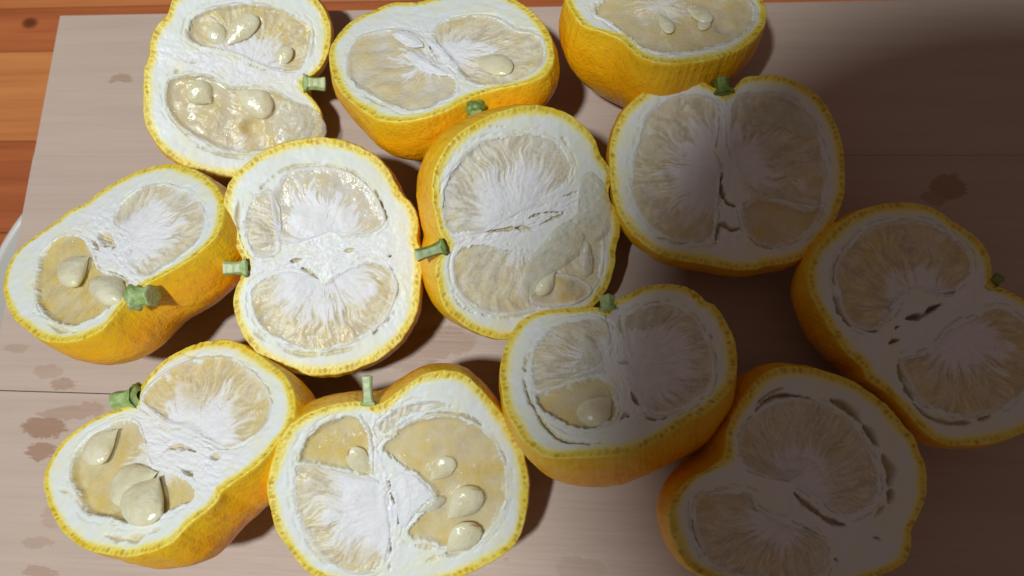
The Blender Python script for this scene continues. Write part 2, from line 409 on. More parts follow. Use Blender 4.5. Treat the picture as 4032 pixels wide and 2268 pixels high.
class Half:
    def __init__(s, crop, outline, tilt, h, label, seed, rimw=.25, expo=2.25, shift=(0, 0)):
        s.c = CROP[crop]; s.seed = seed; s.rng = np.random.RandomState(seed)
        src = np.array([s.src(p) for p in outline])
        c0 = src.mean(0)
        ang, mag = math.radians(tilt[0]), math.radians(tilt[1])
        s.n = np.array([math.cos(ang) * math.sin(mag), math.sin(ang) * math.sin(mag), math.cos(mag)])
        s.P = at_z(c0[0], c0[1], h)
        s.ex = RGT - s.n * (RGT @ s.n); s.ex /= np.linalg.norm(s.ex); s.ey = np.cross(s.n, s.ex)
        s.base = np.array([s.P[0], s.P[1], 0.0])
        s.root = thing('yuzu_half', s.base, label, 'yuzu half', 'halved yuzu fruits on the cutting board')
        s.curve = crom(s.map(outline)); s.cen = s.curve.mean(0); s.rimw = rimw; s.expo = expo; s.shift = np.array(shift, float)
        s.lobes = []; s.cracks = []; s.cores = []; s.bumps = []
        s.pxcm = np.linalg.norm(s.map([(100, 0)])[0] - s.map([(0, 0)])[0]) / 100
    def src(s, p): return (s.c[0] + p[0] * s.c[2], s.c[1] + p[1] * s.c[2])
    def map(s, pts):
        out = []
        for p in pts:
            d = ray(*s.src(p)); t = ((s.P - CAM) @ s.n) / (d @ s.n); w = CAM + d * t - s.P
            out.append((w @ s.ex, w @ s.ey))
        return np.array(out)
    def world(s, X, Y, Z): return s.P + np.multiply.outer(X, s.ex) + np.multiply.outer(Y, s.ey) + np.multiply.outer(Z, s.n)
    # ---- peel: rim ring on the cut face + rounded skin down to the board
    def peel(s):
        th = np.linspace(-math.pi, math.pi, NA_R, endpoint=False)
        r = polar_r(s.curve, s.cen, th)
        cx, cy = np.cos(th), np.sin(th)
        sd = s.seed
        r = r + .022 * pn(cx * 5, cy * 5, 3, sd) + .018 * pn(cx * 11, cy * 11, 0, sd) + .020 * pn(cx * 22, cy * 22, 0, sd + 3)
        fft = np.fft.rfft(r); fft[5:] = 0; rsm = np.fft.irfft(fft, NA_R)
        s.th, s.r = th, r
        w = s.rimw * (1 + .28 * pn(cx * 3, cy * 3, 4, sd) + .12 * pn(cx * 14, cy * 14, 2, sd))
        s.w = w
        nr = 12
        fr = np.linspace(0, 1, nr)[::-1]                     # 1 = inner edge
        Rr = r[None] - fr[:, None] * w[None]
        arc = np.concatenate([[0], np.cumsum(np.hypot(np.diff(r * cx), np.diff(r * cy)))]); L = arc[-1] + .02
        gl = np.zeros((nr, NA_R)); a = 0.0
        while a < L:
            a += s.rng.uniform(.10, .25)
            size = s.rng.uniform(.035, .085); f0 = s.rng.uniform(.25, .62); st = s.rng.uniform(.12, 1.0)
            da = np.abs(arc - a); da = np.minimum(da, L - da)
            d2 = (da[None] / size)**2 + ((fr[:, None] - f0) * w[None] / (size * s.rng.uniform(1.0, 1.5)))**2
            gl = np.maximum(gl, st * np.exp(-d2**1.6))
        z = -.035 * (1 - np.minimum(fr / .16, 1))[:, None]**2 - .024 * gl + .012 * pn(Rr * cx * 8, Rr * cy * 8, 1, sd)
        X = s.cen[0] + Rr * cx; Y = s.cen[1] + Rr * cy
        # skin
        g = np.sin(np.linspace(0, 1, NR_B + 1)[1:] * math.pi / 2); g[-1] = .9995
        sc = (1 - g**s.expo)**(1 / s.expo) * (1 + .05 * np.sin(np.minimum(g / .8, 1) * math.pi))
        k = g**.8
        Rb = (r[None] * (1 - k[:, None]) + rsm[None] * k[:, None])
        wob = .020 * fbm(cx[None] * 1.6, cy[None] * 1.6, g[:, None] * 2.0, 2, sd + 20) + .007 * fbm(cx[None] * 6, cy[None] * 6, g[:, None] * 6, 2, sd + 31)
        Rb = Rb * (sc[:, None] + wob * np.minimum(g * 6, 1)[:, None])
        sh = s.shift[None] * ss(0, .75, g)[:, None]
        Xb = s.cen[0] + Rb * cx + sh[:, :1]; Yb = s.cen[1] + Rb * cy + sh[:, 1:]
        def zb(D): return -.035 - D * g[:, None] * np.ones_like(cx)[None]
        lo, hi = .6, 7.0
        for _ in range(40):
            D = (lo + hi) / 2
            if s.world(Xb, Yb, zb(D))[..., 2].min() > 0: lo = D
            else: hi = D
        s.D = lo
        Z = zb(lo)
        XX, YY, ZZ = np.concatenate([X, Xb]), np.concatenate([Y, Yb]), np.concatenate([z, Z])
        t = np.concatenate([np.zeros((nr, NA_R)), np.repeat(g[:, None], NA_R, 1)])
        rim = np.concatenate([np.repeat(fr[:, None], NA_R, 1), np.full((NR_B, NA_R), -.1)])
        rim[nr - 1] = -.03
        glb = np.concatenate([gl, np.zeros((NR_B, NA_R))])
        v = s.world(XX, YY, ZZ).reshape(-1, 3)
        mesh_obj('peel', v, grid_quads(nr + NR_B, NA_R, flip=True), M_PEEL, s.root, attrs=dict(t=t, rim=rim, gland=glb))
    # ---- pith disc with hollows for the segments, cracks and a woolly core
    def pith(s):
        th = np.linspace(-math.pi, math.pi, NA_P, endpoint=False)
        r = np.interp(th, s.th, s.r - s.w, period=2 * math.pi) + .012
        f = np.concatenate([np.linspace(1, .06, NR_P), [.02, .002]])[:, None]
        X = s.cen[0] + f * r * np.cos(th); Y = s.cen[1] + f * r * np.sin(th)
        sd = s.seed; dist = (1 - f) * r
        n1, n2 = fbm(X * 3, Y * 3, 0, 3, sd + 40), fbm(X * 11, Y * 11, 0, 3, sd + 50)
        Z = (.013 * n1 + .005 * n2) * ss(0, .12, dist) + .012 * pn(X * 8, Y * 8, 1, sd) * (1 - ss(0, .12, dist))
        core = np.zeros_like(X)
        for line, wd in s.cores:
            d = seg_dist(X, Y, line)
            core = np.maximum(core, np.exp(-(d / (wd * (1 + .5 * n1)))**2))
        cd_ = s.cores[0][0][-1] - s.cores[0][0][0]; cd_ = cd_ / np.linalg.norm(cd_)
        U_, V_ = X * cd_[0] + Y * cd_[1], -X * cd_[1] + Y * cd_[0]
        ridge = np.abs(fbm(U_ * 1.4 + .3 * n1, V_ * 5 + .3 * n1, 3, 3, sd + 60))
        Z = Z + core * (.055 * (.25 - ridge) + .006 * n2)
        ck = np.zeros_like(X)
        for (line, wd, dep) in s.cracks:
            d, tt = seg_dist_t(X, Y, line); d = d + .03 * n2 + .02 * n1; tp = np.sin(np.clip(tt, .03, .97) * math.pi)**.6
            ww = wd * tp * np.clip(.85 + 1.1 * fbm(X * 2.2, Y * 2.2, 5, 2, sd + 70), .0, 1.6) + 1e-4
            k = 1 - ss(ww * .25, ww * 1.15, d); k = np.where(ww < .012, 0, k)
            ck = np.maximum(ck, k); Z = Z - .95 * dep * k * (1 + .4 * n2)
        flk = np.zeros_like(X)
        for lb in s.lobes:
            if lb['flush']: continue
            poly = lb['poly']
            d = seg_dist(X, Y, np.vstack([poly, poly[:1]])) * np.where(inside(X, Y, poly), -1, 1)
            d0 = d + .05 * n1 + .02 * n2; d = d + .045 * n2 + .05 * n1
            br = fbm(X * 1.8, Y * 1.8, 8, 2, sd + 77)
            flk = flk + ss(.05, .35, br) * np.exp(-((d0 - .10 - .03 * br) / .022)**2) + .8 * ss(.05, .3, -br) * np.exp(-((d0 - .19) / .018)**2)
            Z = np.where(d < .12, Z * .6, Z) - .42 * ss(-.02, -.16, d)
        flk = np.clip(flk, 0, 1); Z = Z - .055 * flk; ck = np.maximum(ck, .55 * flk)
        edge = 1 - ss(0, .17, dist + .03 * n2)
        mesh_obj('pith', s.world(X, Y, Z).reshape(-1, 3), grid_quads(len(f), NA_P, flip=False), M_PITH, s.root, attrs=dict(edge=edge * np.ones_like(X), core=core, crack=ck))
    # ---- one pulp segment
    def lobe(s, pts, origin, white=.5, amp=1.0, kind='fibre', lvl=-.06, tone=.4, bumps=(), flush=False, name='pulp_segment', c=None, freq=1.0, mat=None, na=220, nr=46, fib=.6):
        poly = crom(s.map(pts), 6); cen = poly.mean(0) if c is None else s.map([c])[0]
        lb = dict(poly=poly, cen=cen, org=s.map([origin])[0], white=white, amp=amp, kind=kind, lvl=lvl, tone=tone, flush=flush, name=name, freq=freq, mat=mat, na=na, nr=nr, fib=fib,
                  bumps=[(*s.map([(b[0], b[1])])[0], b[2] * s.pxcm, b[3]) for b in bumps])
        s.lobes.append(lb); return s
    def build_lobe(s, lb, k):
        sd = s.seed + 100 + 7 * k
        th = np.linspace(-math.pi, math.pi, lb['na'], endpoint=False)
        r = polar_r(lb['poly'], lb['cen'], th)
        cx, cy = np.cos(th), np.sin(th)
        over = .10 if not lb['flush'] else 0.0
        r = r + over + .035 * pn(cx * 5, cy * 5, 0, sd) + .02 * pn(cx * 16, cy * 16, 0, sd)
        f = np.concatenate([[1.0, .992], np.linspace(.98, .05, lb['nr']), [.002]])[:, None]
        X = lb['cen'][0] + f * r * cx; Y = lb['cen'][1] + f * r * cy
        sdist = (1 - f) * r
        dx, dy = X - lb['org'][0], Y - lb['org'][1]
        rho = np.hypot(dx, dy); m0 = lb['cen'] - lb['org']; a0 = math.atan2(m0[1], m0[0])
        phi = (np.arctan2(dy, dx) - a0 + math.pi) % (2 * math.pi) - math.pi
        bins = np.linspace(-math.pi, math.pi, 49); far = np.zeros(48)
        idx = np.clip(np.digitize(phi[0], bins) - 1, 0, 47); np.maximum.at(far, idx, rho[0])
        ok = far > 0; bc = (bins[1:] + bins[:-1]) / 2
        far = np.interp(bc, bc[ok], far[ok], period=2 * math.pi); far = (np.roll(far, 1) + 2 * far + np.roll(far, -1)) / 4
        rn = rho / (np.interp(phi, bc, far, period=2 * math.pi) + 1e-6)
        q = lb['freq']
        lo = fbm(X * 1.1, Y * 1.1, 2, 2, sd + 1)
        warp = .12 * pn(X * 1.3, Y * 1.3, 7, sd)
        n1 = fbm((phi + warp) * 8 * q, rho * .9, 0, 3, sd + 2); n2 = fbm((phi + warp) * 30 * q, rho * 2.0, 0, 2, sd + 3); n3 = fbm(X * 9, Y * 9, 0, 3, sd + 4)
        Z = np.full_like(X, lb['lvl'])
        if lb['kind'] == 'fibre':
            T = lb['white'] + .08 + lb['amp'] * (.18 * n1 + .17 * n2 + .18 * lo)
            wh = ss(T + .10, T - .20, rn)
            fb = ss(.0, .5, n2 + .35 * n1) * lb['fib'] * (1 - .35 * rn)
            wh = np.clip(np.maximum(wh, fb) + .12 * n3, 0, 1)
            Z += .022 * (wh - .4) + .012 * n1 + .018 * n2 * ss(.15, .5, rn) + .007 * n3 + .045 * lo
            Z += .03 * ss(0, .6, sdist)
            tone = lb['tone'] + .35 * lo + .25 * n1
        elif lb['kind'] == 'jelly':
            big = fbm(X * 1.2, Y * 1.2, 1, 2, sd + 5); rid = np.abs(pn(X * 2.3 + .4 * big, Y * 2.3, 2, sd + 6))
            T = lb['white'] + lb['amp'] * (.25 * n1 + .2 * n2 + .2 * lo)
            wh = ss(T + .08, T - .10, rn) * .95
            wh = np.maximum(wh, (.16 * ss(.25, .02, rid) + .25 * ss(.1, .6, lo)) * lb['fib'])
            Z += .055 * big - .02 * (.2 - rid) + .005 * n3 + .05 * np.exp(-sdist / .12) + .03 * wh
            tone = lb['tone'] + .05 + .5 * big + .2 * lo + .1 * n3
        elif lb['kind'] == 'film':                       # clear juice standing in the segment
            big = fbm(X * 1.3, Y * 1.3, 1, 2, sd + 5); wh = np.full_like(X, .2); tone = wh
            Z += .035 * big + .018 * fbm(X * 4.5, Y * 4.5, 0, 2, sd + 9) + .04 * np.exp(-sdist / .12)
        else:                                            # membrane: thin pale skin lying on the cut
            big = fbm(X * 1.2, Y * 1.2, 1, 2, sd + 5); wh = np.full_like(X, .5); tone = wh
            Z += .06 * big + .03 * fbm(X * 5, Y * 5, 0, 2, sd + 9) + .04 * ss(0, .25, sdist)
        if lb['kind'] in ('fibre', 'jelly'): wh = np.maximum(wh, (1 - ss(.0, .13, sdist - .08 + .06 * n3 + .06 * lo)) * .55)
        for (bx, by, br, bh) in lb['bumps']:
            d = np.hypot(X - bx, Y - by) / br * (1 + .25 * lo)
            Z += 1.25 * bh * (1 - ss(.1, 1.0, d))
            if bh < 0 and lb['kind'] == 'fibre': wh = wh * (1 - .6 * (1 - ss(.5, 1.0, d)))
        if not lb['flush']:
            lift = np.clip(.75 + 1.2 * pn(cx * 2.2, cy * 2.2, 9, sd), 0, 1)[None]
            kk = (1 - ss(.05, .30, sdist + .04 * n3)) * lift; Z = Z * (1 - kk) + .012 * kk
        Z[0] -= .30 if not lb['flush'] else .06
        Z[1] -= .03
        v = s.world(X, Y, Z).reshape(-1, 3)
        mat = lb['mat'] or M_PULP
        lb['Z'] = Z; lb['X'] = X; lb['Y'] = Y
        mesh_obj(lb['name'], v, grid_quads(len(f), lb['na'], flip=False), mat, s.root, attrs=dict(white=np.clip(wh, 0, 1), tone=np.clip(tone, 0, 1), streak=np.clip(.5 + ((.50 * n1 + .42 * n2 + .25 * n3) if lb['kind'] == 'fibre' else (.12 * n1 + .1 * n3 + .35 * lo)), 0, 1), wet=np.clip((.85 if lb['kind'] == 'jelly' else .25) + .5 * lo, 0, 1)))
    def crack(s, pts, wpx, dep=.16):
        s.cracks.append((crom(s.map(pts), 6, False), wpx * s.pxcm * .5 + .012, dep)); return s
    def core(s, pts, wpx):
        s.cores.append((crom(s.map(pts), 5, False), wpx * s.pxcm)); return s
    def seedp(s, tip, end, wpx, z=-.02, spot=0, thick=.36, roll=0.0):
        t2, e2 = s.map([tip, end]); ax = e2 - t2; L = np.linalg.norm(ax); ax /= L; ay = np.array([-ax[1], ax[0]])
        n, m = 26, 24
        u = np.linspace(0, 1, n); prof = np.where(u > .6, np.sqrt(np.clip(1 - ((u - .6) / .4)**2, 0, 1)), np.sin(np.clip(u / .6, 0, 1) * math.pi / 2)**1.15)
        prof = np.maximum(prof, .02)
        ph = np.linspace(0, 2 * math.pi, m, endpoint=False)
        A, B = np.meshgrid(u, ph, indexing='ij'); R = prof[:, None] * wpx * s.pxcm * .5
        nn = 1 + .07 * fbm(np.cos(B) * 1.5, np.sin(B) * 1.5, A * 3, 2, s.seed + int(tip[0]))
        side = np.cos(B) * R * nn; up = np.sin(B) * R * nn * thick
        side = side + np.sign(np.cos(B)) * .03 * np.exp(-(np.sin(B) / .22)**2) * np.sin(A * math.pi)
        cr, sr = math.cos(roll), math.sin(roll); side, up = side * cr - up * sr, side * sr + up * cr
        bend = .05 * L * np.sin(A * math.pi)
        X = t2[0] + ax[0] * A * L + ay[0] * (side + bend); Y = t2[1] + ax[1] * A * L + ay[1] * (side + bend)
        Z = z - .055 + up + .05 * (A - .5)
        ridge = np.exp(-(np.sin(B) / .25)**2)
        spt = .55 * spot * np.exp(-(((A - .95) / .22)**2 + ((B - .9) / 1.0)**2)) * (1 + .8 * fbm(A * 6, B * 2, 0, 2, s.seed))
        mesh_obj('seed', s.world(X, Y, Z).reshape(-1, 3), grid_quads(n, m), M_SEED, s.root, attrs=dict(ridge=ridge, spot=spt))
    def stem(s, base, tip, wpx, z=-.05, dz=.0, pale=False, calyx=1.5, length=1.0, half=None):
        half = pale if half is None else half
        b2, t2 = s.map([base, tip]); d = t2 - b2; L = np.linalg.norm(d) * length; d /= np.linalg.norm(d); p = np.array([-d[1], d[0]])
        R = wpx * s.pxcm * .5; mat = M_STEMP if pale else M_STEM
        n, m = 16, 30; u = np.linspace(0, 1, n); ph = np.linspace(0, 2 * math.pi, m, endpoint=False)
        A, B = np.meshgrid(u, ph, indexing='ij')
        rad = R * (1.0 - .18 * np.sin(A * math.pi) + .28 * np.exp(-A * 7)) * (1 + .08 * np.cos(6 * B + 1) + .12 * fbm(np.cos(B) * 2, np.sin(B) * 2, A * 2, 2, s.seed))
        rad = np.concatenate([rad, rad[-1:] * .82, rad[-1:] * .02]); A = np.concatenate([A, A[-1:] * 1.02, A[-1:] * 1.0]); B = np.concatenate([B, B[:2]])
        cut = np.zeros_like(A); cut[-2:] = 1.0
        zz = np.sin(B) * rad; flat = .62 * R
        if not half: flat = 9.0
        cut = np.maximum(cut * (1 if half else .5), ss(.0, .3 * R, zz - flat + .1 * R) * .6); zz = np.minimum(zz, flat + .05 * R * np.cos(A * 20))
        ex = -.25 * R + A * (L + .25 * R)
        X = b2[0] + d[0] * ex + p[0] * np.cos(B) * rad; Y = b2[1] + d[1] * ex + p[1] * np.cos(B) * rad
        Z = z + zz + dz * A
        st = mesh_obj('stem', s.world(X, Y, Z).reshape(-1, 3), grid_quads(n + 2, m), mat, s.root, attrs=dict(cut=cut))
        # calyx: five-lobed collar at the foot of the stub
        if calyx:
            th = np.linspace(0, 2 * math.pi, 40, endpoint=False); prof = [(.55, .45), (.8, .30), (1.0, .12), (1.03, .0), (.9, -.2), (.4, -.35)]
            vv = []
            for (a, h) in prof:
                rr = R * (1 + .62 * (calyx - 1)) * a * (1 + .07 * np.cos(5 * th) * a); up = np.minimum(np.sin(th) * rr, min(flat, R) * 1.1)
                vv.append(np.stack([b2[0] + d[0] * h * R * 1.2 + p[0] * np.cos(th) * rr, b2[1] + d[1] * h * R * 1.2 + p[1] * np.cos(th) * rr, z + up], -1))
            vv = np.array(vv)
            c = mesh_obj('calyx', s.world(vv[..., 0], vv[..., 1], vv[..., 2]).reshape(-1, 3), grid_quads(len(prof), 40), M_STEM if not pale else M_STEMP, s.root, attrs=dict(cut=np.zeros(vv.shape[:2])))
            sub_parent(c, st)
    def build(s):
        s.peel(); s.pith()
        for k, lb in enumerate(s.lobes):
            if lb['kind'] == 'jelly' and not lb['flush'] and lb['tone'] > .44:
                fl = dict(lb, kind='film', name='juice', mat=M_FILM, na=max(120, lb['na'] * 2 // 3), nr=max(20, lb['nr'] * 2 // 3), lvl=lb['lvl'] + .02, bumps=[(a, b, c, d * .5) for a, b, c, d in lb['bumps']])
                lb['lvl'] -= .10; s.build_lobe(lb, k); s.build_lobe(fl, k + 20)
            else: s.build_lobe(lb, k)
        return s

def h1():
    s = Half('A', [(290,-20),(240,110),(145,215),(102,330),(98,440),(55,550),(52,650),(45,800),(55,950),(100,1060),(170,1160),(290,1260),(430,1335),(570,1388),(700,1408),(820,1400),(980,1370),(1150,1310),(1300,1230),(1410,1130),(1470,1000),(1450,870),(1385,780),(1340,730),(1335,660),(1345,610),(1405,585),(1490,480),(1530,330),(1535,200),(1500,100),(1430,0),(1370,-60),(1200,-130),(900,-165),(600,-140),(400,-90)],
             (-50, 20), 2.3, 'yuzu half in the top left corner, stem stub pointing right over a gaping wet segment', 11, .26, shift=(0, 0))
    s.core([(260,470),(500,480),(760,540),(1000,600),(1300,640)], 90)
    s.lobe([(390,250),(420,160),(520,90),(650,50),(850,30),(1050,50),(1250,110),(1370,220),(1380,350),(1340,480),(1280,560),(1130,560),(950,500),(800,430),(650,390),(480,360),(400,300)], (900,560), .42, 1.0, 'fibre', -.10, .75, [(520,240,110,-.12),(780,130,120,-.05),(1230,430,130,-.12)], fib=.3)
    s.lobe([(250,640),(330,610),(480,590),(600,610),(720,690),(900,700),(1050,720),(1200,780),(1380,850),(1440,950),(1430,1050),(1380,1140),(1150,1180),(950,1210),(750,1200),(560,1130),(400,1040),(280,930),(225,800)], (700,1300), .20, 1.3, 'jelly', -.06, .45, [(900,1000,120,-.22),(560,780,90,-.06),(340,720,70,-.08)], fib=1.0)
    s.crack([(210,830),(270,930),(340,1010),(420,1090)], 34).crack([(480,1160),(620,1210),(760,1240),(860,1260)], 20).crack([(540,1080),(640,1150),(720,1170)], 24, .1)
    s.crack([(330,450),(400,490),(470,495)], 14, .1).crack([(880,500),(1000,550),(1090,580)], 14, .1).crack([(300,580),(330,560)], 16, .1).crack([(1390,200),(1410,330)], 14, .08).crack([(390,220),(395,290)], 12, .08)
    s.build()
    s.seedp((705,365), (955,130), 185, .05); s.seedp((690,375), (600,180), 160, -.03); s.seedp((1110,540), (1215,370), 115, -.02); s.seedp((585,815), (430,660), 210, .0); s.seedp((765,705), (1060,900), 235, -.02)
    mm = Half.lobe
    s.lobes = []
    s.lobe([(1120,850),(1200,790),(1330,830),(1430,880),(1490,970),(1500,1060),(1440,1130),(1300,1170),(1150,1180),(1090,1120),(1080,980)], (1200,900), kind='membrane', lvl=.02, flush=True, name='membrane', mat=M_MEMB, bumps=[(1290,990,200,.16)])
    s.build_lobe(s.lobes[-1], 9)
    s.stem((1335,660), (1490,665), 125, .0, pale=True, calyx=1.25)
def h2():
    s = Half('B', [(35,500),(45,400),(110,300),(180,220),(300,140),(420,85),(520,40),(620,18),(760,20),(870,0),(1000,-40),(1250,-70),(1500,-60),(1640,-10),(1740,50),(1830,130),(1900,220),(1950,320),(1978,430),(1975,520),(1940,600),(1880,660),(1780,705),(1650,740),(1500,770),(1380,800),(1250,850),(1150,900),(1080,940),(980,980),(860,1020),(720,1048),(580,1050),(450,1030),(350,975),(250,905),(150,805),(80,695),(45,595)],
             (108, 20), 3.3, 'tilted yuzu half at top centre with one pale seed and dull grey pulp', 12, .26, shift=(-0.1, -0.35))
    s.core([(620,300),(800,420),(950,540),(1100,620)], 120).core([(1050,300),(1250,250)], 70)
    s.lobe([(190,560),(210,430),(280,330),(420,280),(560,260),(700,270),(830,330),(900,430),(1000,580),(1120,680),(1130,800),(1000,880),(880,940),(720,950),(560,900),(400,820),(270,740),(200,650)], (900,520), .30, 1.0, 'jelly', -.06, .35, [(880,420,70,-.1),(730,520,60,-.1)], fib=.6)
    s.lobe([(930,300),(1010,190),(1150,140),(1350,130),(1520,170),(1640,260),(1760,280),(1870,340),(1900,470),(1860,580),(1750,660),(1600,710),(1430,735),(1280,720),(1180,650),(1100,520),(1000,400)], (1050,480), .42, 1.2, 'fibre', -.07, .4, [(1240,580,90,-.14),(1700,520,120,-.06)], fib=.25, freq=.6)
    s.crack([(560,290),(620,360),(640,400)], 20, .16).crack([(690,410),(720,520),(770,580)], 26, .2).crack([(900,380),(940,460),(1000,480)], 26, .2).crack([(960,360),(1050,440),(1095,500)], 16, .2)
    s.crack([(870,300),(930,300)], 26, .15).crack([(1060,160),(1250,125),(1450,130),(1560,190),(1640,250)], 14, .1).crack([(230,600),(280,720),(400,850),(560,930)], 22, .12)
    s.build()
    s.seedp((1275,490), (1610,620), 175, .03)
    s.lobes = []
    s.lobe([(700,440),(760,450),(850,500),(960,580),(1080,630),(1010,650),(900,630),(800,590),(740,530)], (800,500), 1.6, kind='fibre', lvl=.03, flush=True, name='membrane', na=90, nr=14); s.build_lobe(s.lobes[-1], 9)
    s.lobe([(580,300),(700,270),(800,330),(850,400),(760,410),(660,370)], (800,400), 1.6, kind='fibre', lvl=.03, flush=True, name='membrane', na=90, nr=14); s.build_lobe(s.lobes[-1], 10)
    s.lobe([(860,320),(950,370),(1040,450),(1090,520),(1010,500),(930,430)], (900,400), 1.6, kind='fibre', lvl=.04, flush=True, name='membrane', na=90, nr=14); s.build_lobe(s.lobes[-1], 11)
    s.stem((1275,870), (1300,1010), 120, -.45, calyx=1.1, length=.4)
def h3():
    s = Half('C', [(85,-20),(120,60),(180,130),(285,165),(370,205),(440,270),(530,312),(640,325),(760,315),(880,290),(980,248),(1050,195),(1100,132),(1112,70),(1095,0),(1040,-75),(900,-140),(700,-165),(450,-150),(230,-100),(120,-60)],
             (72, 20), 3.5, 'yuzu half cut off by the top edge, broken seeds in mushy pulp', 13, .26, shift=(-0.35, -0.3))
    s.core([(450,60),(560,20),(680,20)], 60)
    s.lobe([(235,60),(300,-20),(500,-80),(800,-80),(1000,-20),(1050,80),(1000,170),(880,225),(720,262),(600,270),(480,240),(400,180),(310,110)], (560,10), .25, 1.4, 'jelly', -.05, .55, [(900,120,60,-.12),(620,60,60,-.08)], fib=.9)
    s.crack([(240,0),(250,60)], 12, .12)
    s.build()
    s.seedp((560,60), (620,170), 70, .03); s.seedp((700,30), (830,110), 95, .03); s.seedp((800,60), (780,150), 60, .0)
def h4():
    s = Half('C', [(840,445),(895,470),(950,445),(990,398),(1080,382),(1190,387),(1300,432),(1390,502),(1450,602),(1490,700),(1510,820),(1510,950),(1490,1050),(1450,1150),(1390,1240),(1300,1312),(1200,1345),(1110,1355),(1060,1372),(980,1378),(900,1368),(820,1352),(720,1335),(600,1308),(510,1265),(430,1190),(370,1110),(330,1000),(312,880),(312,740),(340,640),(390,550),(460,482),(540,432),(620,408),(720,402),(790,418)],
             (-90, 6), 2.9, 'broad shaded yuzu half on the right, stem at top and dark slit down its core', 14, .26, shift=(-0.05, -0.1))
    s.core([(895,520),(890,700),(900,900),(930,1080),(920,1220)], 70)
    s.lobe([(440,800),(470,680),(510,580),(600,510),(720,490),(830,510),(860,560),(850,680),(830,760),(860,860),(855,1000),(850,1120),(830,1210),(760,1230),(640,1220),(540,1160),(470,1080),(430,960)], (900,850), .55, 1.0, 'fibre', -.05, .35, [(560,980,110,-.08),(560,800,80,-.05),(690,570,50,-.08)], freq=.7, fib=.45)
    s.lobe([(930,560),(960,490),(1060,480),(1200,490),(1300,560),(1370,680),(1400,800),(1400,960),(1390,1050),(1300,1050),(1180,1020),(1050,1000),(1000,900),(950,780),(935,650)], (920,850), .48, 1.0, 'fibre', -.06, .35, [(1170,780,100,-.10),(1290,760,110,-.08),(1080,540,130,-.04)], freq=.7, fib=.45)
    s.lobe([(1000,1050),(1080,1015),(1190,1035),(1300,1070),(1385,1060),(1350,1150),(1290,1200),(1190,1242),(1090,1240),(1030,1190),(1000,1120)], (980,1000), .05, .3, 'jelly', -.03, .45, fib=.4)
    s.crack([(880,880),(880,960),(900,1020),(950,1050)], 26, .3).crack([(850,1240),(870,1140),(930,1170),(970,1160)], 26, .25).crack([(1000,1010),(1000,1120),(1050,1220),(1120,1255),(1250,1230)], 16, .18).crack([(480,660),(540,640),(640,640)], 16, .16)
    s.crack([(560,1210),(700,1235),(800,1225)], 12, .14).crack([(410,880),(430,960),(440,1020)], 14, .1).crack([(865,520),(870,640),(850,760)], 10, .1).crack([(935,540),(935,680),(960,780)], 10, .1).crack([(1050,650),(1150,640),(1230,690)], 14, .12).crack([(1370,900),(1400,970)], 14, .12)
    s.build()
    s.lobes = []
    s.lobe([(1030,640),(1110,630),(1200,650),(1290,700),(1350,690),(1370,620),(1290,550),(1180,520),(1060,560)], (1200,600), kind='membrane', lvl=.0, flush=True, name='membrane', mat=M_MEMB, na=120, nr=20); s.build_lobe(s.lobes[-1], 9)
    s.stem((893,470), (882,400), 84, -.08, calyx=1.3)
def h5():
    s = Half('D', [(20,900),(35,800),(80,700),(150,620),(250,540),(380,450),(480,370),(600,310),(700,230),(830,150),(960,90),(1100,50),(1200,42),(1300,65),(1400,105),(1480,170),(1540,250),(1560,330),(1550,430),(1510,530),(1440,612),(1340,695),(1230,765),(1120,825),(1020,880),(925,945),(860,1020),(795,1095),(730,1175),(650,1230),(560,1268),(450,1288),(340,1282),(250,1245),(160,1180),(90,1110),(40,1010)],
             (135, 24), 3.4, 'elongated yuzu half at the far left, amber jelly with two seeds beside white wool', 15, .26, shift=(0.3, -0.35))
    s.core([(640,500),(760,560),(860,680),(900,840)], 110).core([(820,520),(1000,560)], 120)
    s.lobe([(250,800),(270,690),(340,600),(440,540),(540,540),(610,600),(650,690),(680,770),(760,800),(850,840),(890,910),(860,970),(790,1030),(700,1090),(600,1140),(500,1170),(400,1150),(300,1090),(250,1000),(235,900)], (800,560), .06, .3, 'jelly', -.10, .85, [(490,590,110,.07)], fib=.0)
    s.lobe([(800,400),(850,310),(950,230),(1080,190),(1200,200),(1310,250),(1390,330),(1420,430),(1400,530),(1330,620),(1230,700),(1120,770),(1030,825),(960,800),(900,720),(900,640),(930,580),(880,520),(800,470)], (880,580), .60, .9, 'fibre', -.04, .3, [(880,350,70,-.07)], fib=.4)
    s.crack([(690,520),(740,560),(800,620)], 40, .3).crack([(640,570),(680,640)], 18, .2).crack([(960,790),(1010,830)], 16, .2).crack([(740,780),(830,820),(890,880)], 14, .2).crack([(1240,230),(1340,290),(1400,340)], 12, .1).crack([(330,1150),(430,1200),(530,1210)], 16, .1)
    s.build()
    s.seedp((615,690), (420,860), 155, .06); s.seedp((830,810), (670,1000), 190, -.0, thick=.4)
    s.stem((950,968), (1075,950), 66, -.03, dz=-.05, pale=True, half=False, calyx=1.15, length=.8)
